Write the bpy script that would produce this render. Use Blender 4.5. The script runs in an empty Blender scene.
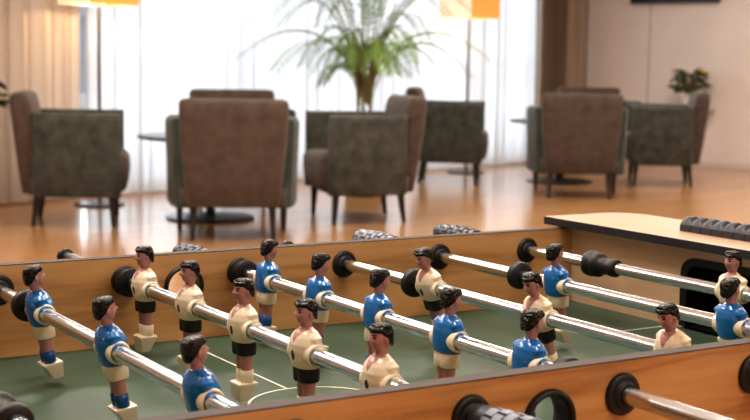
import bpy, bmesh, math, random
from mathutils import Vector, Matrix
random.seed(7)
PI = math.pi
SC = bpy.context.scene
COL = SC.collection

# ------------------------------------------------------------------ helpers
def link(o, parent=None):
    COL.objects.link(o)
    if parent is not None:
        o.parent = parent
    return o

def smooth_mesh(me, flag=True):
    for p in me.polygons:
        p.use_smooth = flag

def obj(name, bm, mats, parent=None, smooth=False, loc=None, rot=None):
    me = bpy.data.meshes.new(name)
    bmesh.ops.recalc_face_normals(bm, faces=bm.faces)
    bm.to_mesh(me); bm.free()
    if not isinstance(mats, (list, tuple)):
        mats = [mats]
    for m in mats:
        me.materials.append(m)
    smooth_mesh(me, smooth)
    o = bpy.data.objects.new(name, me)
    if loc: o.location = loc
    if rot: o.rotation_euler = rot
    return link(o, parent)

def thing(name, label, cat, loc=(0, 0, 0), rotz=0, group=None):
    o = bpy.data.objects.new(name, None)
    o.empty_display_size = .05
    o.location = loc; o.rotation_euler = (0, 0, rotz)
    o['label'] = label; o['category'] = cat
    if group: o['group'] = group
    return link(o)

def struct(o):
    o['kind'] = 'structure'
    return o

def copy_tree(o, parent=None):
    c = o.copy(); link(c, parent)
    for ch in list(o.children):
        copy_tree(ch, c)
    return c

def box(bm, x0, x1, y0, y1, z0, z1, bev=0, mi=0, M=None):
    b = bmesh.new()
    bmesh.ops.create_cube(b, size=1)
    for v in b.verts:
        v.co = Vector(((x0+x1)/2+v.co.x*(x1-x0), (y0+y1)/2+v.co.y*(y1-y0), (z0+z1)/2+v.co.z*(z1-z0)))
    if bev:
        bmesh.ops.bevel(b, geom=b.edges[:], offset=bev, segments=3, profile=.5, affect='EDGES')
    merge(bm, b, mi, M)

def merge(bm, b, mi=0, M=None):
    mp = {}
    for v in b.verts:
        mp[v] = bm.verts.new(M @ v.co if M else v.co)
    for f in b.faces:
        try:
            nf = bm.faces.new([mp[v] for v in f.verts]); nf.material_index = mi if mi else f.material_index
            nf.smooth = f.smooth
        except ValueError:
            pass
    b.free()

def loft(bm, rings, cap=True, mi=0, closed=False):
    vs = [[bm.verts.new(p) for p in r] for r in rings]
    n = len(rings[0])
    rr = list(range(len(vs)-1))
    for i in rr:
        for j in range(n):
            f = bm.faces.new((vs[i][j], vs[i][(j+1) % n], vs[i+1][(j+1) % n], vs[i+1][j])); f.material_index = mi
    if closed:
        for j in range(n):
            f = bm.faces.new((vs[-1][j], vs[-1][(j+1) % n], vs[0][(j+1) % n], vs[0][j])); f.material_index = mi
    elif cap:
        f = bm.faces.new(vs[0][::-1]); f.material_index = mi
        f = bm.faces.new(vs[-1]); f.material_index = mi

def sring(cx, cy, z, rx, ry, n=24, e=2.0):
    out = []
    for i in range(n):
        t = 2*PI*i/n
        c, s = math.cos(t), math.sin(t)
        out.append(Vector((cx+rx*math.copysign(abs(c)**(2/e), c), cy+ry*math.copysign(abs(s)**(2/e), s), z)))
    return out

def frame_from(d):
    d = d.normalized()
    up = Vector((0, 0, 1)) if abs(d.z) < .95 else Vector((1, 0, 0))
    a = d.cross(up).normalized(); b = a.cross(d).normalized()
    return a, b

def tube(bm, pts, rad, n=12, mi=0, cap=True):
    pts = [Vector(p) for p in pts]
    rings = []
    for i, p in enumerate(pts):
        d = pts[min(i+1, len(pts)-1)] - pts[max(i-1, 0)]
        a, b = frame_from(d)
        r = rad[i] if isinstance(rad, (list, tuple)) else rad
        rings.append([p + a*math.cos(2*PI*j/n)*r + b*math.sin(2*PI*j/n)*r for j in range(n)])
    loft(bm, rings, cap, mi)

def lathe(bm, prof, n=32, axis='z', o=(0, 0, 0), mi=0, cap=True):
    """prof: list of (radius, height along axis)."""
    rings = []
    for r, h in prof:
        ring = []
        for j in range(n):
            t = 2*PI*j/n
            c, s = math.cos(t)*max(r, 1e-5), math.sin(t)*max(r, 1e-5)
            if axis == 'z': p = (c, s, h)
            elif axis == 'y': p = (c, h, s)
            else: p = (h, c, s)
            ring.append(Vector(p)+Vector(o))
        rings.append(ring)
    loft(bm, rings, cap, mi)

def ellipsoid(bm, c, r, seg=20, rng=14, M=None, fn=None, mi=0):
    b = bmesh.new()
    bmesh.ops.create_uvsphere(b, u_segments=seg, v_segments=rng, radius=1)
    for v in b.verts:
        n = v.co.copy()
        p = Vector((n.x*r[0], n.y*r[1], n.z*r[2]))
        if fn: p = fn(n, p)
        v.co = p + Vector(c)
    merge(bm, b, mi, M)

def remeshed(name, bm, mats, parent, voxel, smooth_it=4):
    o = obj(name, bm, mats, None)
    m = o.modifiers.new('r', 'REMESH'); m.mode = 'VOXEL'; m.voxel_size = voxel; m.use_smooth_shade = True
    s = o.modifiers.new('s', 'SMOOTH'); s.factor = .5; s.iterations = smooth_it
    dg = bpy.context.evaluated_depsgraph_get()
    me = bpy.data.meshes.new_from_object(o.evaluated_get(dg))
    me.name = name
    old = o.data
    o.modifiers.clear(); o.data = me
    bpy.data.meshes.remove(old)
    if not me.materials:
        for mm in (mats if isinstance(mats, (list, tuple)) else [mats]): me.materials.append(mm)
    smooth_mesh(me)
    o.parent = parent
    return o

# ------------------------------------------------------------------ materials
def newmat(name):
    m = bpy.data.materials.new(name); m.use_nodes = True
    nt = m.node_tree
    b = nt.nodes['Principled BSDF']
    return m, nt, b

def setp(b, **k):
    names = dict(rough='Roughness', metal='Metallic', spec='Specular IOR Level', coat='Coat Weight', coatr='Coat Roughness',
                 sheen='Sheen Weight', trans='Transmission Weight')
    for a, v in k.items():
        b.inputs[names[a]].default_value = v

def N(nt, typ, **inp):
    n = nt.nodes.new(typ)
    for k, v in inp.items():
        if k in n.inputs: n.inputs[k].default_value = v
    return n

def mottled(name, c1, c2, scale=20, bump=0.0, detail=4, stretch=(1, 1, 1), **kw):
    m, nt, b = newmat(name)
    tc = N(nt, 'ShaderNodeTexCoord'); mp = N(nt, 'ShaderNodeMapping')
    mp.inputs['Scale'].default_value = stretch
    nz = N(nt, 'ShaderNodeTexNoise'); nz.inputs['Scale'].default_value = scale; nz.inputs['Detail'].default_value = detail
    cr = N(nt, 'ShaderNodeValToRGB')
    cr.color_ramp.elements[0].color = (*c1, 1); cr.color_ramp.elements[1].color = (*c2, 1)
    cr.color_ramp.elements[0].position = .3; cr.color_ramp.elements[1].position = .7
    L = nt.links
    L.new(tc.outputs['Object'], mp.inputs['Vector']); L.new(mp.outputs[0], nz.inputs['Vector'])
    L.new(nz.outputs['Fac'], cr.inputs[0]); L.new(cr.outputs[0], b.inputs['Base Color'])
    if bump:
        bp = N(nt, 'ShaderNodeBump'); bp.inputs['Strength'].default_value = bump; bp.inputs['Distance'].default_value = .01
        L.new(nz.outputs['Fac'], bp.inputs['Height']); L.new(bp.outputs[0], b.inputs['Normal'])
    setp(b, **kw)
    return m

def plain(name, c, **kw):
    return mottled(name, tuple(x*.94 for x in c), tuple(min(1, x*1.05) for x in c), 30, **kw)

def wood(name, light, mid, dark, axis='x', scale=1.0, rough=.42, coat=0.15, streak=6.0):
    m, nt, b = newmat(name)
    L = nt.links
    tc = N(nt, 'ShaderNodeTexCoord'); mp = N(nt, 'ShaderNodeMapping')
    s = {'x': (1.2, 14, 14), 'y': (14, 1.2, 14)}[axis]
    mp.inputs['Scale'].default_value = tuple(v*scale for v in s)
    n1 = N(nt, 'ShaderNodeTexNoise'); n1.inputs['Scale'].default_value = 1.3; n1.inputs['Detail'].default_value = 3; n1.inputs['Distortion'].default_value = .6
    mul = N(nt, 'ShaderNodeMath'); mul.operation = 'MULTIPLY'; mul.inputs[1].default_value = streak
    fr = N(nt, 'ShaderNodeMath'); fr.operation = 'PINGPONG'; fr.inputs[1].default_value = 1.0
    mp2 = N(nt, 'ShaderNodeMapping'); mp2.inputs['Scale'].default_value = tuple(v*scale*6 for v in s)
    n2 = N(nt, 'ShaderNodeTexNoise'); n2.inputs['Scale'].default_value = 3; n2.inputs['Detail'].default_value = 5
    mix = N(nt, 'ShaderNodeMath'); mix.operation = 'MULTIPLY_ADD'; mix.inputs[1].default_value = .55
    m2 = N(nt, 'ShaderNodeMath'); m2.operation = 'MULTIPLY'; m2.inputs[1].default_value = .45
    cr = N(nt, 'ShaderNodeValToRGB')
    e = cr.color_ramp.elements
    e[0].color = (*dark, 1); e[0].position = .12; e[1].color = (*light, 1); e[1].position = .85
    em = cr.color_ramp.elements.new(.42); em.color = (*mid, 1)
    L.new(tc.outputs['Object'], mp.inputs[0]); L.new(tc.outputs['Object'], mp2.inputs[0])
    L.new(mp.outputs[0], n1.inputs['Vector']); L.new(mp2.outputs[0], n2.inputs['Vector'])
    L.new(n1.outputs['Fac'], mul.inputs[0]); L.new(mul.outputs[0], fr.inputs[0])
    L.new(n2.outputs['Fac'], m2.inputs[0]); L.new(fr.outputs[0], mix.inputs[0]); L.new(m2.outputs[0], mix.inputs[2])
    L.new(mix.outputs[0], cr.inputs[0]); L.new(cr.outputs[0], b.inputs['Base Color'])
    setp(b, rough=rough, coat=coat, coatr=.3)
    return m

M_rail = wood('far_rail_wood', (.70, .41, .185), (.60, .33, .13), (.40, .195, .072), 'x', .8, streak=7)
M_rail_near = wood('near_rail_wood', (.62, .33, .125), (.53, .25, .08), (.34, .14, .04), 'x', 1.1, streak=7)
M_end = wood('end_panel_wood', (.70, .50, .335), (.64, .45, .29), (.52, .34, .21), 'y', .8, streak=4)
M_board = wood('end_board_wood', (.50, .345, .225), (.46, .31, .195), (.38, .24, .14), 'y', .8, rough=.5, streak=4)
M_railtop = mottled('rail_edge_strip', (.062, .050, .046), (.085, .068, .062), 60, rough=.75)
M_blackedge = mottled('black_edge_band', (.012, .013, .018), (.022, .023, .03), 60, rough=.45)
M_field = mottled('playfield_green', (.038, .068, .042), (.058, .092, .058), 5, detail=6, rough=.5, spec=.28)
M_line = plain('field_line_white', (.72, .72, .60), rough=.5)
M_black = mottled('black_plastic', (.008, .008, .009), (.014, .014, .015), 60, rough=.33)
M_rubber = mottled('black_rubber', (.006, .006, .007), (.014, .013, .013), 80, rough=.5)
M_cream = mottled('cream_plastic', (.83, .71, .52), (.90, .79, .61), 30, rough=.28, coat=.35)
M_blue = mottled('blue_gloss_paint', (.001, .135, .41), (.002, .17, .50), 25, rough=.2, coat=.6)
M_sock = mottled('blue_sock_paint', (.004, .07, .24), (.008, .10, .31), 25, rough=.3)
M_skin = mottled('painted_skin', (.40, .185, .165), (.50, .26, .225), 60, rough=.35, coat=.25)
M_hair = mottled('black_hair_paint', (.003, .0025, .0025), (.008, .006, .005), 200, rough=.11, spec=.4, bump=.6, detail=2)
M_dark = plain('black_shorts_paint', (.012, .011, .010), rough=.33)
M_chrome, _nt, _b = newmat('chrome_steel'); _b.inputs['Base Color'].default_value = (.66, .745, .83, 1); setp(_b, rough=.13, metal=1.0)
_tc = N(_nt, 'ShaderNodeTexCoord'); _n = N(_nt, 'ShaderNodeTexNoise'); _n.inputs['Scale'].default_value = 40
_cr = N(_nt, 'ShaderNodeMapRange'); _cr.inputs['To Min'].default_value = .19; _cr.inputs['To Max'].default_value = .26
_nt.links.new(_tc.outputs['Object'], _n.inputs['Vector']); _nt.links.new(_n.outputs['Fac'], _cr.inputs['Value']); _nt.links.new(_cr.outputs[0], _b.inputs['Roughness'])
M_grip = mottled('grip_rubber', (.010, .012, .018), (.02, .023, .03), 60, rough=.5)
M_pad = mottled('grip_pads_grey', (.17, .20, .25), (.25, .28, .34), 50, rough=.4)
M_pad_d = mottled('grip_pads_dark', (.05, .065, .085), (.10, .12, .15), 50, rough=.4)
M_bead = mottled('scorer_grey_plastic', (.028, .035, .048), (.043, .052, .068), 60, rough=.42)
M_brown = mottled('brown_suede', (.056, .038, .030), (.086, .061, .048), 14, rough=.9, sheen=.15, detail=6)
M_green = mottled('grey_green_fabric', (.026, .029, .022), (.072, .074, .058), 12, rough=.85, sheen=.1, detail=8)
M_teal = mottled('teal_green_fabric', (.026, .038, .033), (.048, .066, .056), 9, rough=.85, sheen=.1, detail=8)
M_leg = mottled('dark_wood_leg', (.012, .008, .006), (.022, .014, .010), 30, rough=.4)
M_table = mottled('dark_table_lacquer', (.012, .011, .012), (.03, .028, .03), 20, rough=.3)
M_metal = plain('dark_grey_metal', (.06, .06, .065), rough=.35, metal=.8)
M_wall = mottled('beige_plaster', (.74, .65, .60), (.78, .69, .64), 3, rough=.9)
M_ceil = plain('white_ceiling', (.86, .85, .83), rough=.9)
M_base = plain('baseboard_paint', (.66, .57, .50), rough=.5)
M_seam = plain('wall_joint', (.42, .35, .31), rough=.8)  # darker beige for the vertical wall seam
M_drape = mottled('brown_drape_cloth', (.155, .10, .066), (.20, .135, .092), 12, rough=.85, sheen=.2, stretch=(1, 1, .1))
M_drape2 = mottled('light_brown_drape_cloth', (.30, .215, .16), (.37, .27, .20), 12, rough=.85, sheen=.2, stretch=(1, 1, .1))
M_frame = plain('window_frame_grey', (.45, .46, .48), rough=.4)
M_tv = plain('television_black', (.02, .02, .022), rough=.3)
M_pot = plain('white_planter', (.65, .62, .58), rough=.5)
M_potd = plain('dark_planter', (.05, .045, .04), rough=.5)
M_soil = plain('soil', (.03, .02, .014), rough=.95)
M_leaf = mottled('palm_leaf', (.07, .17, .025), (.20, .33, .05), 6, rough=.45)
M_leaf2 = mottled('palm_leaf_dark', (.03, .09, .025), (.09, .17, .045), 6, rough=.45)
M_stem = mottled('palm_stem', (.16, .15, .05), (.22, .17, .07), 10, rough=.6)
M_houseleaf = mottled('houseplant_leaf', (.018, .06, .016), (.06, .13, .03), 10, rough=.4)
M_yellow = plain('yellow_flower', (.75, .50, .04), rough=.6)

# floor
def floor_mat():
    m, nt, b = newmat('parquet_floor')
    L = nt.links
    tc = N(nt, 'ShaderNodeTexCoord'); mp = N(nt, 'ShaderNodeMapping'); mp.inputs['Rotation'].default_value = (0, 0, math.radians(-17))
    br = N(nt, 'ShaderNodeTexBrick')
    br.inputs['Color1'].default_value = (.66, .36, .155, 1); br.inputs['Color2'].default_value = (.56, .285, .115, 1)
    br.inputs['Mortar'].default_value = (.16, .07, .03, 1)
    br.inputs['Scale'].default_value = 1; br.inputs['Mortar Size'].default_value = .003
    br.inputs['Brick Width'].default_value = 1.4; br.inputs['Row Height'].default_value = .13
    nz = N(nt, 'ShaderNodeTexNoise'); nz.inputs['Scale'].default_value = 3
    mp2 = N(nt, 'ShaderNodeMapping'); mp2.inputs['Scale'].default_value = (1, 12, 1); mp2.inputs['Rotation'].default_value = (0, 0, math.radians(-17))
    mx = N(nt, 'ShaderNodeMixRGB'); mx.blend_type = 'MULTIPLY'; mx.inputs[0].default_value = .35
    L.new(tc.outputs['Object'], mp.inputs[0]); L.new(mp.outputs[0], br.inputs['Vector'])
    L.new(tc.outputs['Object'], mp2.inputs[0]); L.new(mp2.outputs[0], nz.inputs['Vector'])
    L.new(br.outputs['Color'], mx.inputs[1]); L.new(nz.outputs['Fac'], mx.inputs[2])
    L.new(mx.outputs[0], b.inputs['Base Color'])
    bp = N(nt, 'ShaderNodeBump'); bp.inputs['Strength'].default_value = .06; bp.inputs['Distance'].default_value = .02
    L.new(nz.outputs['Fac'], bp.inputs['Height']); L.new(bp.outputs[0], b.inputs['Normal'])
    setp(b, rough=.28, spec=.6, coat=.6, coatr=.16)
    return m
M_floor = floor_mat()

def sheer_mat(name, col, transp, transl):
    m = bpy.data.materials.new(name); m.use_nodes = True
    nt = m.node_tree; nt.nodes.clear(); L = nt.links
    out = N(nt, 'ShaderNodeOutputMaterial')
    d = N(nt, 'ShaderNodeBsdfDiffuse'); t = N(nt, 'ShaderNodeBsdfTranslucent'); tr = N(nt, 'ShaderNodeBsdfTransparent')
    tc = N(nt, 'ShaderNodeTexCoord'); nz = N(nt, 'ShaderNodeTexNoise'); nz.inputs['Scale'].default_value = 2.0
    mp = N(nt, 'ShaderNodeMapping'); mp.inputs['Scale'].default_value = (6, 6, .15)
    cr = N(nt, 'ShaderNodeValToRGB')
    cr.color_ramp.elements[0].color = (*[c*.86 for c in col], 1); cr.color_ramp.elements[1].color = (*col, 1)
    L.new(tc.outputs['Object'], mp.inputs[0]); L.new(mp.outputs[0], nz.inputs['Vector']); L.new(nz.outputs['Fac'], cr.inputs[0])
    L.new(cr.outputs[0], d.inputs[0]); L.new(cr.outputs[0], t.inputs[0])
    m1 = N(nt, 'ShaderNodeMixShader'); m1.inputs[0].default_value = transl
    m2 = N(nt, 'ShaderNodeMixShader'); m2.inputs[0].default_value = transp
    lw = N(nt, 'ShaderNodeLayerWeight'); lw.inputs['Blend'].default_value = .5
    mr = N(nt, 'ShaderNodeMapRange'); mr.inputs['To Min'].default_value = transp*1.25; mr.inputs['To Max'].default_value = 0
    L.new(lw.outputs['Facing'], mr.inputs['Value']); L.new(mr.outputs[0], m2.inputs[0])
    L.new(d.outputs[0], m1.inputs[1]); L.new(t.outputs[0], m1.inputs[2])
    L.new(m1.outputs[0], m2.inputs[1]); L.new(tr.outputs[0], m2.inputs[2]); L.new(m2.outputs[0], out.inputs[0])
    return m
M_sheer = sheer_mat('white_sheer_voile', (.93, .94, .96), .14, .6)
M_sheer_warm = sheer_mat('cream_voile', (.90, .82, .74), .12, .3)

def glass_mat():
    m = bpy.data.materials.new('window_glass'); m.use_nodes = True
    nt = m.node_tree; nt.nodes.clear(); L = nt.links
    out = N(nt, 'ShaderNodeOutputMaterial'); tr = N(nt, 'ShaderNodeBsdfTransparent'); g = N(nt, 'ShaderNodeBsdfGlossy')
    tr.inputs[0].default_value = (.95, .97, .98, 1); g.inputs['Roughness'].default_value = .02
    fz = N(nt, 'ShaderNodeFresnel'); fz.inputs[0].default_value = 1.45
    mx = N(nt, 'ShaderNodeMixShader')
    L.new(fz.outputs[0], mx.inputs[0]); L.new(tr.outputs[0], mx.inputs[1]); L.new(g.outputs[0], mx.inputs[2]); L.new(mx.outputs[0], out.inputs[0])
    return m
M_glass = glass_mat()

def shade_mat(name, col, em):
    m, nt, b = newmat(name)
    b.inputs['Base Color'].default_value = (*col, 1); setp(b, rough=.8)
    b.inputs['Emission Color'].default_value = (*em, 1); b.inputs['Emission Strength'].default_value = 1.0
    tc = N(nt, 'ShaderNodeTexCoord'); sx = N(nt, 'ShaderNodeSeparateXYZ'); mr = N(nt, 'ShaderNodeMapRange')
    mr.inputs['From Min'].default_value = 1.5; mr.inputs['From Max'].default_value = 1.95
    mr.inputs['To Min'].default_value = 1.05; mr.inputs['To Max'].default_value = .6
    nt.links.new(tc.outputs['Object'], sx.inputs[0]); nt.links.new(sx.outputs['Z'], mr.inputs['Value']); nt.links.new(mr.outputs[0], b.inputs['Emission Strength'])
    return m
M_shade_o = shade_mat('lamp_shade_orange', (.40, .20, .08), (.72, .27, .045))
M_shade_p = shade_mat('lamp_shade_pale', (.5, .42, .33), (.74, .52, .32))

# ------------------------------------------------------------------ constants (metres)
W = .6782; HT = .028; HF = .0781; T = .0155; ZF = -.87; S = .15
XE = .607
def RX(k): return (k-2.5)*S

# ------------------------------------------------------------------ room
ANG = math.radians(17)
dA = Vector((math.cos(ANG), math.sin(ANG), 0)); dB = Vector((math.sin(ANG), -math.cos(ANG), 0))
A0 = Vector((2.31, 9.32, 0))
CORN = 7.95; ZC = ZF+3.0
def room(a, b, z=0): return A0 + dA*a + dB*b + Vector((0, 0, z))
RM = Matrix((( dA.x, dB.x, 0, A0.x), (dA.y, dB.y, 0, A0.y), (0, 0, 1, 0), (0, 0, 0, 1)))  # local (a,b,z) -> world
def rbox(bm, a0, a1, b0, b1, z0, z1, **k): box(bm, a0, a1, b0, b1, z0, z1, M=RM, **k)
AL, BB = -9.5, 12.5
bm = bmesh.new(); rbox(bm, AL-.2, CORN+.2, -.2, BB+.2, ZF-.12, ZF); struct(obj('floor', bm, M_floor))
bm = bmesh.new(); rbox(bm, AL-.2, CORN+.2, -.2, BB+.2, ZC, ZC+.1); struct(obj('ceiling', bm, M_ceil))
WIN0, WIN1, WZ0, WZ1 = .72, 7.4, ZF+.06, ZF+2.7
bm = bmesh.new()
rbox(bm, AL-.2, WIN0, -.2, 0, ZF, ZC); rbox(bm, WIN1, CORN+.2, -.2, 0, ZF, ZC)
rbox(bm, WIN0, WIN1, -.2, 0, ZF, WZ0); rbox(bm, WIN0, WIN1, -.2, 0, WZ1, ZC)
struct(obj('wall_back', bm, M_wall))
bm = bmesh.new(); rbox(bm, CORN, CORN+.2, 0, BB, ZF, ZC); struct(obj('wall_right', bm, M_wall))
bm = bmesh.new(); rbox(bm, AL-.2, AL, 0, BB, ZF, ZC); struct(obj('wall_left', bm, M_wall))
bm = bmesh.new(); rbox(bm, AL-.2, CORN+.2, BB, BB+.2, ZF, ZC); struct(obj('wall_front', bm, M_wall))
bm = bmesh.new(); rbox(bm, CORN-.015, CORN, 0, BB, ZF, ZF+.07, bev=.003); struct(obj('baseboard_right', bm, M_base))
bm = bmesh.new(); rbox(bm, AL, WIN0, 0, .015, ZF, ZF+.07, bev=.003); struct(obj('baseboard_back', bm, M_base))
bm = bmesh.new(); rbox(bm, CORN-.004, CORN, 0.955, .967, ZF+.07, ZC); struct(obj('wall_seam_1', bm, M_seam))  # seam in the right wall, built as a thin darker strip
# windows: four frames with glass
nW = 4; ww = (WIN1-WIN0)/nW
for i in range(nW):
    a0 = WIN0+i*ww; a1 = a0+ww
    bm = bmesh.new()
    f = .05
    rbox(bm, a0, a0+f, -.13, -.07, WZ0, WZ1); rbox(bm, a1-f, a1, -.13, -.07, WZ0, WZ1)
    rbox(bm, a0+f, a1-f, -.13, -.07, WZ0, WZ0+f); rbox(bm, a0+f, a1-f, -.13, -.07, WZ1-f, WZ1)
    rbox(bm, a0+f, a1-f, -.12, -.08, ZF+.98, ZF+1.02)
    w = struct(obj('window_%d' % (i+1), bm, M_frame))
    bm = bmesh.new(); rbox(bm, a0+f, a1-f, -.103, -.097, WZ0+f, WZ1-f)
    struct(obj('window_glass', bm, M_glass, w))
# curtains
def curtain(name, a0, a1, b, z0, z1, mat, fold, depth, seed, jit=.35):
    rnd = random.Random(seed)
    pts = []; a = a0; ph = 0
    n = int((a1-a0)/(fold/10))
    phase = 0
    wloc = fold
    for i in range(n+1):
        aa = a0+(a1-a0)*i/n
        if i % 10 == 0: wloc = fold*(1+rnd.uniform(-jit, jit)); amp = depth*(1+rnd.uniform(-.4, .4))
        phase += 2*PI*((a1-a0)/n)/wloc
        pts.append((aa+.25*fold*math.sin(2*phase)*.4, b+amp*math.sin(phase)))
    bm = bmesh.new()
    zs = [z0, z0+.5, z0+1.2, z1]
    vs = [[bm.verts.new(RM @ Vector((p[0], p[1]*1.0 + (p[1]-b)*.25*(1-(z-z0)/(z1-z0)), z))) for p in pts] for z in zs]
    for r in range(len(zs)-1):
        for i in range(n):
            bm.faces.new((vs[r][i], vs[r][i+1], vs[r+1][i+1], vs[r+1][i]))
    return obj(name, bm, mat, None, True)
def tag(o, label, cat, group=None):
    o['label'] = label; o['category'] = cat
    if group: o['group'] = group
    return o
tag(curtain('sheer_curtain', .66, 6.76, .15, ZF+.02, ZC-.03, M_sheer, .15, .05, 3), 'long white sheer curtain glowing in front of the daylit windows', 'curtain')
tag(curtain('cream_curtain', -3.2, .60, .17, ZF+.02, ZC-.03, M_sheer_warm, .17, .035, 5), 'warm cream curtain hanging against solid wall behind the left lamp', 'curtain')
tag(curtain('drape', 6.79, 7.33, .21, ZF+.02, ZC-.03, M_drape, .115, .055, 11, .2), 'gathered dark brown drape with deep folds at right end of the sheer curtain', 'curtain', None)
tag(curtain('drape', 7.35, 7.89, .19, ZF+.02, ZC-.03, M_drape2, .2, .02, 12, .2), 'flatter light brown drape hanging in the corner beside the beige wall', 'curtain', None)
# outdoors: pale terrace slab, parapet and a house across the road, seen faintly through the voile
M_out = plain('outdoor_paving', (.55, .55, .55), rough=.9)
M_outwall = plain('outdoor_building', (.45, .47, .52), rough=.9)
bm = bmesh.new(); rbox(bm, -20, 40, -40, -.2, ZF-.3, ZF-.12); struct(obj('ground', bm, M_out))
bm = bmesh.new(); rbox(bm, WIN0-3, WIN1+3, -2.3, -2.2, ZF-.12, ZF+.75); struct(obj('exterior_parapet', bm, M_out))
bl = thing('building', 'pale grey building faintly visible outdoors through the sheer curtain', 'building')
bm = bmesh.new(); rbox(bm, -3, 18, -19, -14, ZF-.12, ZF+1.9); obj('facade', bm, M_outwall, bl)
bm = bmesh.new(); rbox(bm, -3.2, 18.2, -19.2, -13.8, ZF+1.9, ZF+2.1); obj('roof', bm, M_frame, bl)

# television on the right wall
tv = thing('television', 'dark wall-mounted television on the beige wall above the small plant', 'television', loc=tuple(room(CORN, 1.28, ZF+1.82)))
tvr = ANG
bm = bmesh.new(); box(bm, -.07, -.02, -.55, .55, 0, .65, bev=.006); o = obj('casing', bm, M_tv, tv); 
bm = bmesh.new(); box(bm, -.075, -.07, -.53, .53, .02, .63); obj('screen', bm, M_black, tv)
bm = bmesh.new(); box(bm, -.025, 0, -.15, .15, .2, .45); obj('wall_bracket', bm, M_metal, tv)
tv.rotation_euler.z = ANG

# ------------------------------------------------------------------ armchairs
def slab(bm, rings, n=28):
    loft(bm, rings, True)
def rrect(cx, cy, z, hx, hy, r=.05, n=6):
    """rounded rectangle ring in xy plane"""
    out = []
    for qx, qy, a0 in ((1, 1, 0), (-1, 1, 90), (-1, -1, 180), (1, -1, 270)):
        for i in range(n):
            a = math.radians(a0+90*i/(n-1))
            out.append(Vector((cx+qx*(hx-r)+r*math.cos(a), cy+qy*(hy-r)+r*math.sin(a), z)))
    return out
def make_armchair(label, group, armmat):
    t = thing('armchair', label, 'armchair', group=group)
    # back shell, leaning backwards, rounded top
    bm = bmesh.new()
    rings = []
    for z, hx, hy, cy in ((.215, .27, .055, -.285), (.225, .285, .065, -.285), (.40, .305, .075, -.30), (.62, .325, .075, -.325), (.80, .335, .07, -.35), (.85, .335, .062, -.357), (.872, .325, .05, -.36), (.882, .30, .03, -.362)):
        rings.append(rrect(0, cy, z, hx, hy, min(.05, hy*.95)))
    loft(bm, rings); obj('backrest', bm, M_brown, t, True)
    # arms
    for s in (-1, 1):
        bm = bmesh.new(); rings = []
        for z, fl in ((.205, 0), (.215, .008), (.45, .012), (.70, .022), (.742, .02), (.755, .008)):
            inner = []; outer = []
            path = [(.285, -.275), (.335, -.26), (.362, -.15), (.38, 0), (.392, .14), (.397, .265)]
            for (px, py) in path:
                outer.append((px+.018+fl, py)); inner.append((px-.07+ (0 if fl > .01 else .008), py))
            ring = [Vector((s*x, y, z-(.012 if z > .7 else 0)*(y+.29)/.6)) for x, y in outer]
            ring += [Vector((s*(outer[-1][0]-.02), .295, z)), Vector((s*(inner[-1][0]+.02), .295, z))]
            ring += [Vector((s*x, y, z-(.012 if z > .7 else 0)*(y+.29)/.6)) for x, y in inner[::-1]]
            rings.append(ring)
        loft(bm, rings); o = obj('armrest', bm, armmat, t, True)
        es = o.modifiers.new('e', 'EDGE_SPLIT'); es.split_angle = math.radians(50)
    # seat base and cushion
    bm = bmesh.new()
    loft(bm, [rrect(0, .0, z, hx, hy, .04) for z, hx, hy in ((.205, .31, .26), (.215, .325, .29), (.33, .33, .30))])
    obj('seat_base', bm, M_brown, t, True)
    bm = bmesh.new()
    loft(bm, [rrect(0, .05+dy, z, hx, hy, .06) for z, hx, hy, dy in ((.235, .305, .26, .0), (.26, .312, .28, .0), (.36, .315, .292, .0), (.44, .315, .288, .0), (.475, .30, .265, .0), (.485, .26, .23, 0))])
    obj('seat_cushion', bm, M_brown, t, True)
    for (x, y, dx, dy) in ((-.24, -.25, -.01, -.03), (.24, -.25, .01, -.03), (-.34, .235, 0, .01), (.34, .235, 0, .01)):
        bm = bmesh.new()
        loft(bm, [rrect(x, y, .235, .024, .024, .006), rrect(x+dx*.5, y+dy*.5, .11, .019, .019, .006), rrect(x+dx, y+dy, 0, .0135, .0135, .005)])
        obj('leg', bm, M_leg, t)
    return t
chairs = [
 ((2.47, 8.02), -23, 'brown and grey-green armchair at far left facing the round table', 'g', 1),
 ((3.11, 6.95), 65, 'brown suede armchair seen from behind at the left round table', 't', 1),
 ((4.31, 7.40), 163, 'grey-green armchair facing left in front of the tall palm', 'g', 1),
 ((3.88, 8.50), 248, 'armchair hidden behind the left brown chair back, only its top showing', 't', 1),
 ((6.66, 9.58), -38, 'grey-green armchair beneath the right floor lamp', 'g', 2),
 ((6.95, 8.11), 54, 'brown armchair seen from behind at the right table near the drape', 't', 2),
 ((8.42, 8.65), 141, 'green armchair facing left below the small plant on the beige wall', 'g', 2),
 ((8.66, 9.87), 240, 'armchair behind the right brown chair back, only its top showing', 't', 2),
]
protos = {}
for (x, y), th, lab, mt, g in chairs:
    grp = 'armchairs around the left round table' if g == 1 else 'armchairs around the right round table'
    if mt not in protos:
        c = make_armchair(lab, grp, M_green if mt == 'g' else M_teal); protos[mt] = c
    else:
        c = copy_tree(protos[mt]); c['label'] = lab; c['group'] = grp
    c.location = (x, y, ZF); c.rotation_euler = (0, 0, math.radians(th-90))
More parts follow.
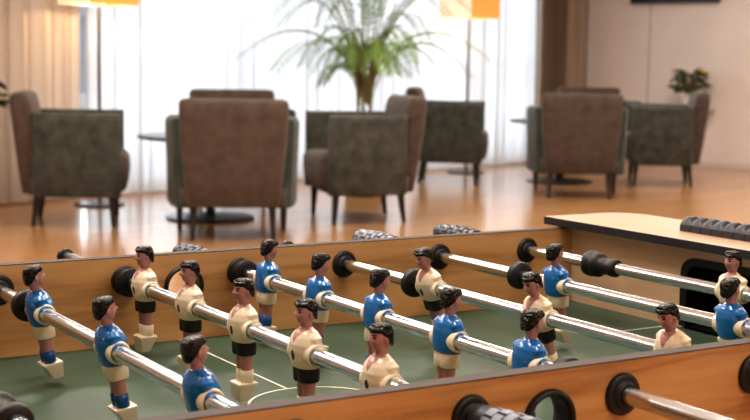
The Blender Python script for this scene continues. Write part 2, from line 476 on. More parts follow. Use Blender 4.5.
# round tables
def round_table(x, y, lab, r=.5):
    t = thing('round_table', lab, 'table', loc=(x, y, ZF), group='dark round lounge tables')
    bm = bmesh.new(); lathe(bm, [(r*.9, .560), (r-.01, .565), (r, .573), (r, .583), (r-.006, .588), (.01, .589)], 56); obj('table_top', bm, M_table, t, False)
    bm = bmesh.new(); lathe(bm, [(.035, .02), (.03, .10), (.03, .50), (.09, .56)], 24); obj('pedestal', bm, M_metal, t, True)
    bm = bmesh.new(); lathe(bm, [(.31, 0), (.31, .012), (.295, .02), (.05, .032), (.03, .034)], 48); obj('base', bm, M_table, t, False)
round_table(3.36, 7.82, 'dark round pedestal table among the four left armchairs', .51)
round_table(7.66, 9.2, 'dark round pedestal table among the four right armchairs', .49)

# floor lamps
def floor_lamp(x, y, lab, zs, shade_rot):
    t = thing('floor_lamp', lab, 'lamp', loc=(x, y, ZF), group='floor lamps by the curtains')
    bm = bmesh.new(); lathe(bm, [(.19, 0), (.19, .012), (.18, .018), (.02, .024)], 40); obj('base', bm, M_metal, t)
    bm = bmesh.new(); tube(bm, [(0, 0, .02), (0, 0, zs+.3)], .011, 12); obj('pole', bm, M_metal, t, True)
    sh = .30; hw = .215
    bm = bmesh.new()
    # square open shade, panels 0.004 thick
    for i in range(4):
        R = Matrix.Rotation(shade_rot+i*PI/2, 4, 'Z')
        box(bm, hw-.004, hw, -hw, hw, zs, zs+sh+.1, mi=0, M=R)
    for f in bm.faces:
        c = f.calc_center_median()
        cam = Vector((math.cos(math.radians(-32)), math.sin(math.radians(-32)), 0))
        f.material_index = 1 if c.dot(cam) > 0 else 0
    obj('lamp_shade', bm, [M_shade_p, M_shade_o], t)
    bm = bmesh.new(); ellipsoid(bm, (0, 0, zs+.17), (.035, .035, .05)); o = obj('bulb', bm, M_bulb, t, True)
    l = bpy.data.lights.new('lamp_light', 'POINT'); l.energy = 13; l.color = (1, .70, .42); l.shadow_soft_size = .05
    lo = bpy.data.objects.new('lamp_light', l); link(lo, t); lo.location = (0, 0, zs+.08)
M_bulb, _nt, _b = newmat('bulb_glow'); _b.inputs['Emission Color'].default_value = (1, .7, .4, 1); _b.inputs['Emission Strength'].default_value = 6
floor_lamp(2.96, 8.94, 'tall floor lamp with square shade behind the far left armchair', 1.505, math.radians(-32+45))
floor_lamp(7.385, 10.35, 'tall floor lamp with half pale half orange shade right of the palm', 1.56, math.radians(-32+45))

# ------------------------------------------------------------------ plants
def frond(bm, p0, az, length, rise, droop, nleaf, leaflen, mi=0, rnd=random, lw=.0125):
    """arched palm frond: rachis tube and paired narrow leaflets"""
    d = Vector((math.cos(az), math.sin(az), 0)); side = Vector((-d.y, d.x, 0))
    pts = []
    nseg = 16
    for i in range(nseg+1):
        s = i/nseg
        pts.append(Vector(p0)+d*(length*(.18*s+.82*s**1.7)) + Vector((0, 0, rise*(s*1.9-droop*s*s*s))))
    tube(bm, pts, [.009*(1-.85*i/nseg) for i in range(nseg+1)], 6, mi=1)
    def at(s):
        k = min(s*nseg, nseg-1e-4); i = int(k); return pts[i].lerp(pts[i+1], k-i), (pts[i+1]-pts[i]).normalized()
    for j in range(nleaf):
        s = .34+.66*j/(nleaf-1)
        p, tg = at(s)
        for sg in (-1, 1):
            L = leaflen*(.55+.45*math.sin(PI*min(1, (s-.3)/.75)))*rnd.uniform(.85, 1.1)
            up = tg.cross(side).normalized()
            if up.z < 0: up = -up
            dr = (tg*.75+side*sg*.8+up*.18).normalized()
            mid = p+dr*L*.5; tip = p+dr*L+Vector((0, 0, -.35*L))
            wv = tg.cross(dr).cross(dr).normalized()*lw
            a = bm.verts.new(p); b1 = bm.verts.new(mid+wv); b2 = bm.verts.new(mid-wv); c = bm.verts.new(tip)
            f = bm.faces.new((a, b1, c, b2)); f.material_index = mi
palm = thing('potted_palm', 'tall feathery palm with arching green fronds before the white curtain', 'plant', loc=(5.22, 8.80, ZF))
bm = bmesh.new(); lathe(bm, [(.14, 0), (.15, .01), (.19, .38), (.20, .40), (.185, .40), (.175, .36), (.01, .35)], 32); obj('pot', bm, M_potd, palm, True)
bm = bmesh.new(); lathe(bm, [(.172, .33), (.17, .362), (.01, .37)], 24); obj('soil', bm, M_soil, palm)
rp = random.Random(21)
for i in range(5):
    a = i*1.3; bm = bmesh.new()
    tube(bm, [(.05*math.cos(a), .05*math.sin(a), .34), (.055*math.cos(a), .055*math.sin(a), .7), (.07*math.cos(a), .07*math.sin(a), .98)], [.018, .014, .010], 10)
    obj('stem', bm, M_stem, palm, True)
camright = math.radians(-32)
specs = []
for i in range(20):      # long outer fronds, arching over
    az = camright + i*2*PI/20 + rp.uniform(-.14, .14)
    tier = i % 3
    ln = (.85, .95, .60)[tier]*rp.uniform(.85, 1.08); rs = (.85, .58, 1.05)[tier]*rp.uniform(.9, 1.1); dr = (1.2, 1.45, .9)[tier]
    specs.append((az, ln, rs, dr, .17, 24, .0075))
for i in range(16):     # inner, shorter bushy fronds low in the crown
    specs.append((camright+i*2*PI/16+.3, rp.uniform(.30, .55), rp.uniform(.30, .60), 1.4, .16, 20, .009))
for az, ln, rs, dr, ll, nl, lwid in specs:
    bm = bmesh.new()
    frond(bm, (.05*math.cos(az), .05*math.sin(az), .82+rp.uniform(-.08, .08)), az, ln, rs, dr, nl, ll, 0, rp, lwid)
    obj('frond', bm, [M_leaf if ln < .5 else rp.choice([M_leaf, M_leaf2]), M_stem], palm)

def leafy(name, label, loc, r, h, n, potr, poth, seed, flower=None, potmat=None):
    t = thing(name, label, 'plant', loc=loc)
    rnd = random.Random(seed)
    bm = bmesh.new(); lathe(bm, [(potr*.75, 0), (potr*.8, .005), (potr, poth), (potr*.92, poth), (potr*.88, poth*.85), (.005, poth*.84)], 28); obj('pot', bm, potmat or M_pot, t, True)
    bm = bmesh.new(); lathe(bm, [(potr*.86, poth*.7), (potr*.86, poth*.87), (.004, poth*.9)], 20); obj('soil', bm, M_soil, t)
    bs = bmesh.new(); bl_ = bmesh.new()
    for i in range(n):
        a = rnd.uniform(0, 2*PI); el = rnd.uniform(.15, 1.35); L = rnd.uniform(.6, 1)
        tip = Vector((math.cos(a)*math.cos(el)*r*L, math.sin(a)*math.cos(el)*r*L, poth+math.sin(el)*h*L))
        b0 = Vector((math.cos(a)*potr*.2, math.sin(a)*potr*.2, poth*.85))
        mid = b0.lerp(tip, .5)+Vector((0, 0, .12*h))
        tube(bs, [b0, mid, tip], .0035, 5)
        out = Vector((math.cos(a), math.sin(a), rnd.uniform(-.6, .3))).normalized(); sd = Vector((-out.y, out.x, 0)).normalized()
        ll = r*.62; wd = ll*.36
        cs = [(0, 0), (.25, .8), (.55, 1), (.8, .6), (1, 0)]
        L_ = [bl_.verts.new(tip+out*ll*c+sd*wd*w+Vector((0, 0, .015*w))) for c, w in cs]; R_ = [bl_.verts.new(tip+out*ll*c-sd*wd*w+Vector((0, 0, .015*w))) for c, w in cs[1:-1]]
        C_ = [bl_.verts.new(tip+out*ll*c) for c, w in cs[1:-1]]
        bl_.faces.new((L_[0], L_[1], C_[0])); bl_.faces.new((L_[0], C_[0], R_[0]))
        for k in range(2):
            bl_.faces.new((L_[k+1], L_[k+2], C_[k+1], C_[k])); bl_.faces.new((R_[k], C_[k], C_[k+1], R_[k+1]))
        bl_.faces.new((L_[3], L_[4], C_[2])); bl_.faces.new((C_[2], L_[4], R_[2]))
    obj('stem', bs, M_stem, t); obj('foliage', bl_, M_houseleaf, t)
    if flower:
        bm = bmesh.new(); ellipsoid(bm, flower, (.035, .035, .03), 12, 8)
        for k in range(7):
            a = k*2*PI/7; ellipsoid(bm, (flower[0]+.035*math.cos(a), flower[1]+.035*math.sin(a), flower[2]), (.022, .022, .012), 8, 6)
        obj('flower', bm, M_yellow, t, True)
    return t
# wall shelf with the small plant
sp = room(CORN-.34, 1.66)
sh = thing('wall_shelf', 'narrow wall shelf carrying the small plant behind the green armchair', 'shelf', loc=(sp.x, sp.y, ZF+.66), rotz=ANG)
bm = bmesh.new(); box(bm, -.11, .34, -.16, .16, -.025, 0, bev=.004); obj('shelf_board', bm, M_base, sh)
for s in (-.1, .1):
    bm = bmesh.new(); box(bm, .12, .34, s-.008, s+.008, -.09, -.025); obj('bracket', bm, M_base, sh)
leafy('potted_plant', 'small bushy potted plant with a yellow bloom by the beige wall', (sp.x, sp.y, ZF+.66), .18, .28, 75, .085, .17, 4, flower=(.13, -.08, .40))
leafy('potted_plant', 'leafy plant poking in at the left edge beside the cream curtain', (1.80, 8.62, ZF), .30, .36, 60, .15, .74, 9, potmat=M_potd)

# ------------------------------------------------------------------ football table
tbl = thing('football_table', 'wooden table football cabinet with a green pitch and grey-topped rails', 'game table', loc=(0, 0, ZF))
def tz(z): return z-ZF
ZB = -.20   # bottom of cabinet
XO = .73
HZ = -.013
def rail(name, y0, y1, mat, hole_x, hole_r, holes):
    """long rail as a slab with round holes cut through"""
    bm = bmesh.new()
    box(bm, -XO, XO, y0, y1, tz(ZB), tz(HT-.0012))
    o = obj(name, bm, mat, None)
    cb = bmesh.new()
    lathe(cb, [(hole_r, y0-.01), (hole_r, y1+.01)], 40, 'y', (hole_x, 0, tz(HZ)))
    for k in holes:
        lathe(cb, [(.0085, y0-.01), (.0085, y1+.01)], 20, 'y', (RX(k), 0, tz(0)))
    co = obj('cut', cb, mat, None)
    m = o.modifiers.new('b', 'BOOLEAN'); m.operation = 'DIFFERENCE'; m.object = co; m.solver = 'EXACT'
    dg = bpy.context.evaluated_depsgraph_get()
    me = bpy.data.meshes.new_from_object(o.evaluated_get(dg)); me.name = name
    o.modifiers.clear(); o.data = me
    bpy.data.objects.remove(co)
    o.parent = tbl
    return o
ALLK = list(range(-1, 7))
rail('side_rail', -T, 0, M_rail_near, 0, .0215, ALLK)['label'] = 'near wooden rail with a round ball hole'
rail('side_rail', W, W+T, M_rail, 0, .0215, ALLK)['label'] = 'far wooden rail behind the players'
for y0, y1 in ((-T, 0), (W, W+T)):
    bm = bmesh.new(); box(bm, -XO, XO, y0, y1, tz(HT-.0012), tz(HT), bev=.0004); o = obj('rail_edge_strip', bm, M_railtop, tbl); o['label'] = 'grey edge strip on rail top'
# end walls with goal openings
GY0, GY1 = .225, .453
for s in (1, -1):
    bm = bmesh.new()
    x0, x1 = sorted((s*XE, s*(XE+.016)))
    box(bm, x0, x1, 0, GY0+.004, tz(-HF), tz(.0295)); box(bm, x0, x1, GY1-.004, W, tz(-HF), tz(.0295)); box(bm, x0, x1, GY0+.004, GY1-.004, tz(.010), tz(.0295))
    obj('end_wall', bm, M_end, tbl)
    x0, x1 = sorted((s*(XO-.016), s*XO))
    bm = bmesh.new(); box(bm, x0, x1, 0, W, tz(ZB), tz(.0295)); obj('end_panel', bm, M_end, tbl)
    # top board, rounded outer corners, dark edge
    pts = []
    xi, xo_, y0, y1, r = .586, .745, -.035, .717, .055
    for cx, cy, a0 in ((xo_-r, y1-r, 0),):
        arc1 = [(cx+r*math.cos(math.radians(a)), cy+r*math.sin(math.radians(a))) for a in range(0, 91, 9)]
    arc2 = [(xo_-r+r*math.cos(math.radians(a)), y0+r+r*math.sin(math.radians(a))) for a in range(-90, 1, 9)]
    outline = [(xi, y0)] + arc2 + arc1 + [(xi, y1)]
    bm = bmesh.new()
    lo = [bm.verts.new((s*x, y, tz(.0300))) for x, y in outline]; hi = [bm.verts.new((s*x, y, tz(.0412))) for x, y in outline]
    bm.faces.new(lo[::-1]); bm.faces.new(hi)
    for i in range(len(lo)):
        j = (i+1) % len(lo); f = bm.faces.new((lo[i], lo[j], hi[j], hi[i])); f.material_index = 1
    o = obj('end_board', bm, [M_board, M_blackedge], tbl); o['label'] = 'pale wooden top board with a black edge'
    # goal: rounded black frame and box behind it
    def rr(y0, y1, z0, z1, r, x, n=7):
        out = [Vector((x, y0, z0)), Vector((x, y0, z0))][:1]
        for i in range(n):
            a = PI-PI/2*i/(n-1); out.append(Vector((x, y0+r+r*math.cos(a), z1-r+r*math.sin(a))))
        for i in range(n):
            a = PI/2-PI/2*i/(n-1); out.append(Vector((x, y1-r+r*math.cos(a), z1-r+r*math.sin(a))))
        out.append(Vector((x, y1, z0))); return out
    zb, zt = tz(-HF+.004), tz(.0165)
    bm = bmesh.new()
    A = rr(GY0-.002, GY1+.002, zb, zt, .022, s*(XE+.001)); B = rr(GY0, GY1, zb, zt-.001, .02, s*(XE-.006)); Cc = rr(GY0+.010, GY1-.010, zb, zt-.010, .016, s*(XE-.004)); D = rr(GY0+.012, GY1-.012, zb, zt-.013, .014, s*(XE+.10))
    vv = [[bm.verts.new(p) for p in q] for q in (A, B, Cc, D)]
    for i in range(3):
        for j in range(len(A)-1):
            bm.faces.new((vv[i][j], vv[i][j+1], vv[i+1][j+1], vv[i+1][j]))
    bm.faces.new(vv[3])
    bm.faces.new((vv[2][0], vv[3][0], vv[3][-1], vv[2][-1]))
    o = obj('goal', bm, M_black, tbl, False); o['label'] = 'black plastic goal with rounded corners'
bm = bmesh.new(); box(bm, -XE-.016, XE+.016, 0, W, tz(-HF-.008), tz(-HF)); obj('pitch', bm, M_field, tbl)['label'] = 'green pitch'
bm = bmesh.new(); box(bm, -XO+.016, XO-.016, 0, W, tz(ZB), tz(ZB+.012)); obj('bottom_panel', bm, M_rail, tbl)
# markings
bm = bmesh.new()
zl0, zl1, lw = tz(-HF), tz(-HF+.0004), .0026
def seg(x0, y0, x1, y1):
    d = Vector((x1-x0, y1-y0)).normalized()*lw/2; n = Vector((-d.y, d.x))
    pts = [(x0-n.x, y0-n.y), (x1-n.x, y1-n.y), (x1+n.x, y1+n.y), (x0+n.x, y0+n.y)]
    a = [bm.verts.new((*p, zl1)) for p in pts]; bm.faces.new(a)
CY = .329; CR = .072
def arc(cx, cy, r, a0, a1, n=40):
    vi = []
    for i in range(n+1):
        a = math.radians(a0+(a1-a0)*i/n)
        vi.append((bm.verts.new((cx+(r-lw/2)*math.cos(a), cy+(r-lw/2)*math.sin(a), zl1)), bm.verts.new((cx+(r+lw/2)*math.cos(a), cy+(r+lw/2)*math.sin(a), zl1))))
    for i in range(n): bm.faces.new((vi[i][0], vi[i+1][0], vi[i+1][1], vi[i][1]))
def done(name):
    global bm
    obj(name, bm, M_line, tbl); bm = bmesh.new()
seg(-.006, 0, -.006, CY-CR); done('halfway_line'); seg(-.006, CY+CR, -.006, W); done('halfway_line')
arc(-.006, CY, CR, 0, 360, 72); done('centre_circle')
arc(-.006, CY, .006, 0, 360, 20); done('centre_spot')
for s in (1, -1):
    seg(s*.50, .209, s*.50, .469); done('goal_area_line'); seg(s*.50, .469, s*XE, .469); done('goal_area_line'); seg(s*.50, .209, s*XE, .209); done('goal_area_line')
bm.free()
# ball hole rings and rod bearings
for y0, d in ((-T, -1), (0, 1), (W, -1), (W+T, 1)):
    bm = bmesh.new()
    lathe(bm, [(.0208, y0-d*.0015), (.0212, y0+d*.0038), (.0232, y0+d*.0050), (.0252, y0+d*.0036), (.0258, y0)], 48, 'y', (0, 0, tz(HZ)), cap=False)
    lathe(bm, [(.0208, y0-d*.0015), (.0208, y0-d*T/2)], 48, 'y', (0, 0, tz(HZ)), cap=False)
    obj('ball_hole_ring', bm, M_rubber, tbl, True)
for k in ALLK:
    for y0, d in ((-T, -1), (0, 1), (W, -1), (W+T, 1)):
        bm = bmesh.new()
        lathe(bm, [(.0174, y0), (.0174, y0+d*.0022), (.0165, y0+d*.0038), (.0125, y0+d*.0046), (.0118, y0+d*.0040), (.0108, y0+d*.0065), (.0098, y0+d*.0075), (.0076, y0+d*.0075), (.0074, y0)], 40, 'y', (RX(k), 0, tz(0)), cap=False)
        obj('rod_bearing', bm, M_rubber, tbl, True)
# table legs
for sx in (-1, 1):
    for yy in (.05, W-.05):
        bm = bmesh.new()
        loft(bm, [rrect(sx*.66, yy, tz(ZB)+.0, .04, .04, .008), rrect(sx*.67, yy, .02, .032, .032, .008)])
        obj('leg', bm, M_blackedge, tbl)
        bm = bmesh.new(); lathe(bm, [(.03, 0), (.03, .012), (.02, .022)], 20, o=(sx*.67, yy, 0)); obj('foot', bm, M_black, tbl)

# score counters: ten sliding beads on the end board
for i in range(10):
    bm = bmesh.new()
    n = 14
    w_, dx = .0182, .034
    def hgt(u, v):      # u 0..1 across the depth, v 0..1 along the row
        h = .0092+.0115*math.sin(PI*min(1, u*1.05))**.8
        h -= .0085*math.exp(-((v-1.0)/.28)**2)*math.exp(-((u-.42)/.28)**2)
        h -= .0025*math.exp(-((v-0.0)/.20)**2)*math.exp(-((u-.42)/.30)**2)
        return max(h, .006)
    top = [[bm.verts.new((dx*a/n, -w_*b/n, hgt(a/n, b/n))) for b in range(n+1)] for a in range(n+1)]
    bot = [[bm.verts.new((dx*a/n, -w_*b/n, 0)) if (a in (0, n) or b in (0, n)) else None for b in range(n+1)] for a in range(n+1)]
    for a in range(n):
        for b in range(n): bm.faces.new((top[a][b], top[a+1][b], top[a+1][b+1], top[a][b+1]))
        for b in (0, n): bm.faces.new((top[a][b], top[a+1][b], bot[a+1][b], bot[a][b]))
    for b in range(n):
        for a in (0, n): bm.faces.new((top[a][b], top[a][b+1], bot[a][b+1], bot[a][b]))
    o = obj('score_slider', bm, M_bead, None, False, loc=(.648, .505-i*.0192, .0413))
    ords = ['leftmost', 'second', 'third', 'fourth', 'fifth', 'sixth', 'seventh', 'eighth', 'ninth', 'tenth'][i]
    tag(o, 'dark grey score slider, %s from the left on the pale end board' % ords, 'score counter', 'score sliders on the end board')

# ------------------------------------------------------------------ player figures (front = +x, rod along y)
HC = Vector((.0005, 0, .0368))
def boxy(n, p, e=.82):
    q = Vector([math.copysign(abs(c)**e, c) for c in n])
    return Vector((p.x*q.x/(n.x or 1)*.93, p.y*q.y/(n.y or 1)*.93, p.z*q.z/(n.z or 1)*.95)) if all(abs(c) > 1e-6 for c in n) else p*.95
def head_fn(n, p):
    p = boxy(n, p)
    # jaw narrows downwards
    if n.z < 0:
        p.y *= 1+.22*n.z; p.x *= 1+.10*n.z
    fr = max(0, n.x)
    def g(y, z, sy, sz): return math.exp(-((n.y-y)/sy)**2-((n.z-z)/sz)**2)*(1 if n.x > 0 else 0)
    p.x += .0030*g(0, -.12, .14, .16)+.0012*g(0, .05, .13, .22)      # nose
    p.x += .0012*g(0, -.72, .35, .16)                                  # chin
    p.x -= .0011*(g(.36, .10, .17, .11)+g(-.36, .10, .17, .11))        # eye sockets
    p.x += .0007*(g(.34, .30, .25, .09)+g(-.34, .30, .25, .09))        # brows
    p.x += .0006*g(0, -.42, .25, .06)+.0005*g(0, -.53, .22, .05)        # lips
    p.x -= .0006*g(0, -.475, .25, .03)
    return p
def hair_fn(n, p):
    p = boxy(n, p, .80)
    th = .34 if n.x > .35 else .34-(.35-n.x)/1.2*1.0
    k = max(0, min(1, (n.z-th)/.12+.5))
    q = p*(.80+.32*k)
    wav = math.sin(n.y*22+n.x*7)*.00022+math.sin(n.x*19-n.z*11)*.00022
    q += n*wav*k
    if q.z > .0108: q.z = .0108+(q.z-.0108)*.45        # flat top
    if n.x > .3 and n.z > .3: q.x += .0009*k             # quiff
    return q
def make_player(team):
    white = team == 'white'
    bm = bmesh.new()
    ellipsoid(bm, HC, (.0096, .0086, .0120), 40, 34, fn=head_fn)
    lathe(bm, [(.0062, .014), (.0056, .020), (.0052, .024), (.0058, .030)], 20)
    for s in (-1, 1):
        ellipsoid(bm, HC+Vector((-.0005, s*.0088, -.0005)), (.0018, .0012, .0028), 12, 8)
        loft(bm, [sring(cx, s*.0051, z, rx, ry, 18) for z, rx, ry, cx in ((-.018, .0068, .0058, 0), (-.026, .0066, .0058, 0), (-.036, .0060, .0054, .0003), (-.042, .0057, .0052, -.0002), (-.050, .0058, .0052, -.0004), (-.058, .0050, .0047, 0))])
    # chest and hips joining head and legs into one body
    loft(bm, [sring(0, 0, z, rx, ry, 24, 2.4) for z, rx, ry in ((-.022, .0078, .0108), (-.010, .0080, .0112), (.004, .0090, .0125), (.014, .0085, .0130), (.019, .0060, .0085))])
    body = remeshed('player_figure', bm, [M_skin, M_hair], None, .00055, 3)
    for p in body.data.polygons:
        c = p.center
        if c.x > HC.x+.006:
            zz = c.z-HC.z
            for s in (-1, 1):
                if ((c.y-s*.0033)/.0013)**2+((zz-.0013)/.0008)**2 < 1 or (abs(c.y-s*.0034) < .0022 and abs(zz-.0036) < .0005):
                    p.material_index = 1
    bm = bmesh.new(); ellipsoid(bm, HC+Vector((-.0004, 0, .0008)), (.0100, .0092, .0121), 44, 34, fn=hair_fn)
    obj('hair', bm, M_hair, body, True)
    # shirt: torso with shoulders and sleeves running down to the rod hub
    bm = bmesh.new()
    loft(bm, [sring(cx, 0, z, rx, ry, 32, e) for z, rx, ry, cx, e in ((-.0136, .0100, .0130, 0, 2.4), (-.0124, .0114, .0150, 0, 2.4), (-.006, .0132, .0172, .0003, 2.3), (.002, .0138, .0180, .0006, 2.3), (.009, .0136, .0178, .0006, 2.3), (.0150, .0120, .0164, .0002, 2.2), (.0190, .0095, .0132, 0, 2.2), (.0218, .0070, .0088, 0, 2), (.0236, .0060, .0062, 0, 2))])
    for s in (-1, 1):
        pts = [(-.0012, s*.0112, .0160), (-.0016, s*.0150, .0128), (-.0018, s*.0170, .0060), (-.0008, s*.0172, -.0010), (.0014, s*.0160, -.0065)]
        tube(bm, pts, [.0056, .0064, .0062, .0058, .0042], 14)
        ellipsoid(bm, (-.0012, s*.0128, .0138), (.0072, .0060, .0056), 14, 10)
    shirt = remeshed('shirt', bm, [M_cream if white else M_blue, M_skin, M_black], body, .00048, 18)
    for p in shirt.data.polygons:
        c = p.center
        if white and c.x > 0 and c.z > .0105 and abs(c.y) < (c.z-.0105)*.62+.0004: p.material_index = 1
        if c.x > .006 and (c.y/.0030)**2+((c.z+.001)/.0048)**2 < 1 and white: p.material_index = 2
    # hub ring around the rod
    bm = bmesh.new()
    for s in (-1, 1):
        e = .0004 if (s < 0) != white else -.0022
        lathe(bm, [(.0106, s*.008), (.0106, s*(.0192+e)), (.0103, s*(.0203+e)), (.0094, s*(.0208+e)), (.0084, s*(.0203+e)), (.0076, s*(.0185+e)), (.0074, s*.008)], 32, 'y', cap=False)
    obj('rod_collar', bm, M_cream, body, True)
    # shorts
    z0 = -.0262 if white else -.0272
    bm = bmesh.new()
    def srng(z, rx, ry, e, gr):
        r = sring(.0002, 0, z, rx, ry, 40, e)
        for v in r:
            v.x *= 1-gr*math.exp(-(v.y/.0022)**2)
        return r
    loft(bm, [srng(-.0085, .0096, .0126, 2.5, 0), srng(-.0125, .0102, .0134, 2.6, 0), srng(-.018, .0106, .0136, 2.8, .10), srng(z0+.001, .0100, .0130, 3.0, .28), srng(z0, .0094, .0124, 3.0, .30)])
    obj('shorts', bm, M_dark if white else M_cream, body, True)
    bm = bmesh.new()
    for s in (-1, 1):
        loft(bm, [sring(cx, s*.0051, z, rx, ry, 20) for z, rx, ry, cx in ((-.0410, .0050, .0046, 0), (-.0413, .0065, .0060, -.0002), (-.048, .0065, .0060, -.0004), (-.0565, .0062, .0058, 0))])
    obj('socks', bm, M_cream if white else M_sock, body, True)
    bm = bmesh.new()
    loft(bm, [rrect(cx, 0, z, rx, ry, .0012, 4) for z, rx, ry, cx in ((-.0538, .0094, .0110, .0006), (-.0544, .0103, .0118, .0007), (-.0566, .0103, .0118, .0009), (-.0576, .0093, .0112, .0014), (-.0705, .0060, .0090, .0042), (-.0718, .0050, .0080, .0044))])
    o = obj('boots', bm, M_cream, body, True)
    es = o.modifiers.new('e', 'EDGE_SPLIT'); es.split_angle = math.radians(35)
    body['label'] = 'figure in cream shirt and black shorts' if white else 'figure in glossy blue shirt and cream shorts'
    return body
PW = make_player('white'); PB = make_player('blue')
used = {'white': False, 'blue': False}

def bumper_bm(kind, d):
    """rubber stop: twin ring and, for kind 2, a sleeve towards direction d"""
    bm = bmesh.new()
    if kind == 3:
        pr = [(.0076, -.009), (.0130, -.009), (.0142, -.007), (.0146, -.002), (.0118, 0), (.0100, .004), (.0098, .026), (.0125, .028), (.0140, .030), (.0142, .034), (.0130, .037), (.0076, .037)]
    elif kind == 1:
        pr = [(.0078, -.006), (.0155, -.006), (.0168, -.0045), (.0172, -.001), (.0162, 0), (.0172, .001), (.0168, .0045), (.0155, .006), (.0078, .006)]
    else:
        pr = [(.0078, -.014), (.0140, -.014), (.0165, -.012), (.0170, -.004), (.0148, -.002), (.0148, 0), (.0160, .002), (.0160, .008), (.0135, .011), (.0112, .012), (.0104, .030), (.0118, .033), (.0118, .040), (.0104, .042), (.0078, .042)]
    lathe(bm, [(r, h*d) for r, h in pr], 36, 'y', cap=False)
    return bm
def add_grip(parent, y0, d, pads):
    """handle running from y0 outwards in direction d"""
    bm = bmesh.new()
    lathe(bm, [(.0080, y0-d*.004), (.0125, y0-d*.004), (.0130, y0+d*.004), (.0108, y0+d*.008), (.0118, y0+d*.012), (.0135, y0+d*.05), (.0125, y0+d*.108), (.0095, y0+d*.114), (.002, y0+d*.116)], 28, 'y')
    g = obj('handle', bm, M_grip, parent, True)
    bm = bmesh.new()
    rows = 8; nb = 8
    for r in range(rows):
        ya = y0+d*(.013+r*.0118); yb = ya+d*.0090
        t_ = (r+.5)/rows; rad = .0122+.0026*math.sin(PI*min(1, t_*1.1))
        for b in range(nb):
            a0 = 2*PI*(b+.10+.5*(r % 2))/nb; a1 = 2*PI*(b+.90+.5*(r % 2))/nb
            ring0 = []; ring1 = []
            for q in range(4):
                a = a0+(a1-a0)*q/3; ring0.append((a, rad+.0016)); ring1.append((a, rad-.002))
            prof = ring0+ring1[::-1]
            loft(bm, [[Vector((math.cos(a)*rr_, yy, math.sin(a)*rr_)) for a, rr_ in prof] for yy in (ya, yb)])
    obj('grip_pads', bm, pads, g)

ROD = [
 # k, team, player centres, feet-forward tilt (deg, + = feet to +x), y_near end, y_far end, near grip, far grip, bumpers [(y, kind, dir)]
 (-1, 'blue',  [.339], 0, -.12, .90, None, .80, [(.44, 1, 1), (.24, 1, 1)], 'goalkeeper rod with one blue player at the left end'),
 (0,  'white', [.235, .50], 0, -.20, .78, -.20, None, [(.133, 3, 1), (.60, 1, 1)], 'rod entering at the bottom left corner, showing only its black stop'),
 (1,  'blue',  [.532, .329, .134], 10, -.12, .90, None, .80, [(.572, 1, 1), (.016, 1, 1)], 'leftmost rod with three blue-shirted players'),
 (2,  'white', [.616, .491, .363, .237, .110], 1, -.03, W+.222, -.032, None, [(.6635, 1, 1), (.016, 1, 1)], 'rod with five cream-shirted players and a grey grip in front'),
 (3,  'blue',  [.604, .480, .356, .228, .104], -3.5, -.235, W+.10, None, W+.072, [(.6635, 1, 1), (.052, 1, 1)], 'rod with five blue-shirted players across the middle'),
 (4,  'white', [.478, .276, .078], 17, -.20, W+.168, -.20, None, [(.513, 1, 1), (.016, 1, 1)], 'rod with three cream-shirted players right of the middle'),
 (5,  'blue',  [.430, .150], 7, -.12, W+.10, None, W+.10, [(.502, 1, -1), (.03, 1, 1)], 'rod with two blue-shirted players near the goal'),
 (6,  'white', [.292], 2, -.12, W+.11, None, W+.108, [(.532, 2, -1), (.06, 2, 1)], 'goalkeeper rod with one cream-shirted player before the black goal'),
]
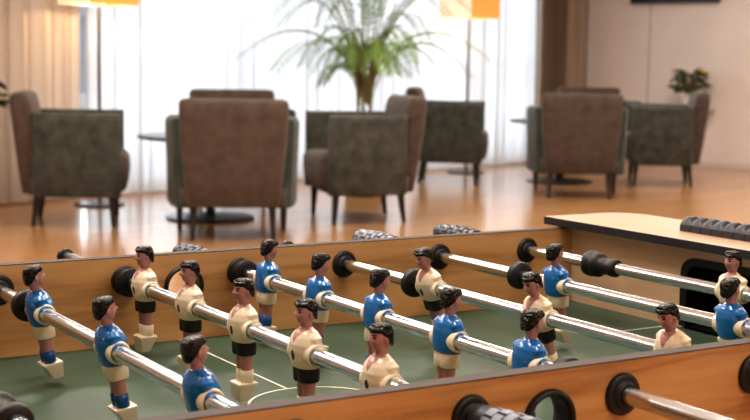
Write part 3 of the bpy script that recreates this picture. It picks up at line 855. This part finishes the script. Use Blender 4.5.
for k, team, ys, tilt, yn, yf, gn, gf, bumps, lab in ROD:
    t = thing('foosball_rod', lab, 'game rod', loc=(RX(k), 0, 0), group='player rods across the football table')
    bm = bmesh.new()
    lathe(bm, [(.0040, yn-.001), (.0068, yn), (.0073, yn+.0008)] + [(.0073, yn+(yf-yn)*q/8) for q in range(1, 8)] + [(.0073, yf-.0008), (.0068, yf), (.004, yf+.001)], 40, 'y')
    obj('steel_bar', bm, M_chrome, t, True)
    for y in ys:
        src = PW if team == 'white' else PB
        if not used[team]: p = src; p.parent = t; used[team] = True
        else: p = copy_tree(src, t)
        a = math.radians(tilt)
        if team == 'white': p.rotation_euler = (0, a, PI)
        else: p.rotation_euler = (0, -a, 0)
        p.location = (0, y, 0)
    for (y, kind, d) in bumps:
        o = obj('rubber_stop', bumper_bm(kind, d), M_rubber, t, True, loc=(0, y, 0))
    if gn is not None: add_grip(t, gn, -1, M_pad)
    if gf is not None: add_grip(t, gf, 1, M_pad if k in (5, 1) else M_pad_d)
    if gf is None:
        bm = bmesh.new(); lathe(bm, [(.0074, yf-.016), (.0108, yf-.016), (.0112, yf-.012), (.0108, yf-.008), (.0074, yf-.008)], 24, 'y'); obj('end_cap', bm, M_black, t, True)
    if gn is None:
        bm = bmesh.new(); lathe(bm, [(.0074, yn+.020), (.0096, yn+.020), (.0100, yn+.012), (.0096, yn+.002), (.007, yn-.002), (.001, yn-.003)], 24, 'y'); obj('end_cap', bm, M_black, t, True)

# ------------------------------------------------------------------ light
def area(name, loc, rot, sx, sy, e, col=(1, 1, 1)):
    l = bpy.data.lights.new(name, 'AREA'); l.shape = 'RECTANGLE'; l.size = sx; l.size_y = sy; l.energy = e; l.color = col
    o = bpy.data.objects.new(name, l); link(o); o.location = loc; o.rotation_euler = rot
    return o
# daylight just outside the windows, pointing in
wc = room((WIN0+WIN1)/2, -.6, ZF+1.5)
area('daylight', wc, (math.radians(90), 0, ANG+PI+0), WIN1-WIN0+.6, 2.9, 285, (.92, .96, 1))
# unseen ceiling lights, with strip rows added to brighten the rods' reflections
for (a, b, e) in ((-5, 4.6, 90), (-2.5, 4.6, 90), (0, 4.6, 80), (3, 4.4, 80), (6, 4.4, 60), (-5, 7.4, 80), (-2.2, 7.4, 70), (3, 7.6, 60), (-3.5, 2.6, 60), (-.5, 2.6, 45), (2.5, 2.6, 36), (5.5, 2.6, 30), (-5, 10.4, 70), (0, 10.4, 60)):
    p = room(a, b, ZC-.04)
    area('ceiling_fill', p, (0, 0, ANG), 1.5, .22, e*.66, (1, .94, .86))
w = bpy.data.worlds.new('sky'); SC.world = w; w.use_nodes = True
bg = w.node_tree.nodes['Background']; bg.inputs[0].default_value = (.86, .93, 1, 1); bg.inputs[1].default_value = .9

# ------------------------------------------------------------------ camera
cam = bpy.data.cameras.new('camera'); co = bpy.data.objects.new('camera', cam); link(co)
co.location = (-.6589, -.8120, .2640)
co.rotation_euler = (1.4598, -.0172, -.5559)
cam.sensor_width = 36; cam.lens = 1350.25/750*36
cam.clip_start = .05; cam.clip_end = 200
cam.dof.use_dof = True; cam.dof.focus_distance = 1.36; cam.dof.aperture_fstop = 12
SC.camera = co
SC.view_settings.view_transform = 'Standard'
SC.view_settings.exposure = .04
try:
    SC.view_settings.look = 'Medium High Contrast'
except TypeError:
    print('LOOK unavailable')
SC.cycles.use_denoising = True
SC.cycles.sample_clamp_indirect = 6
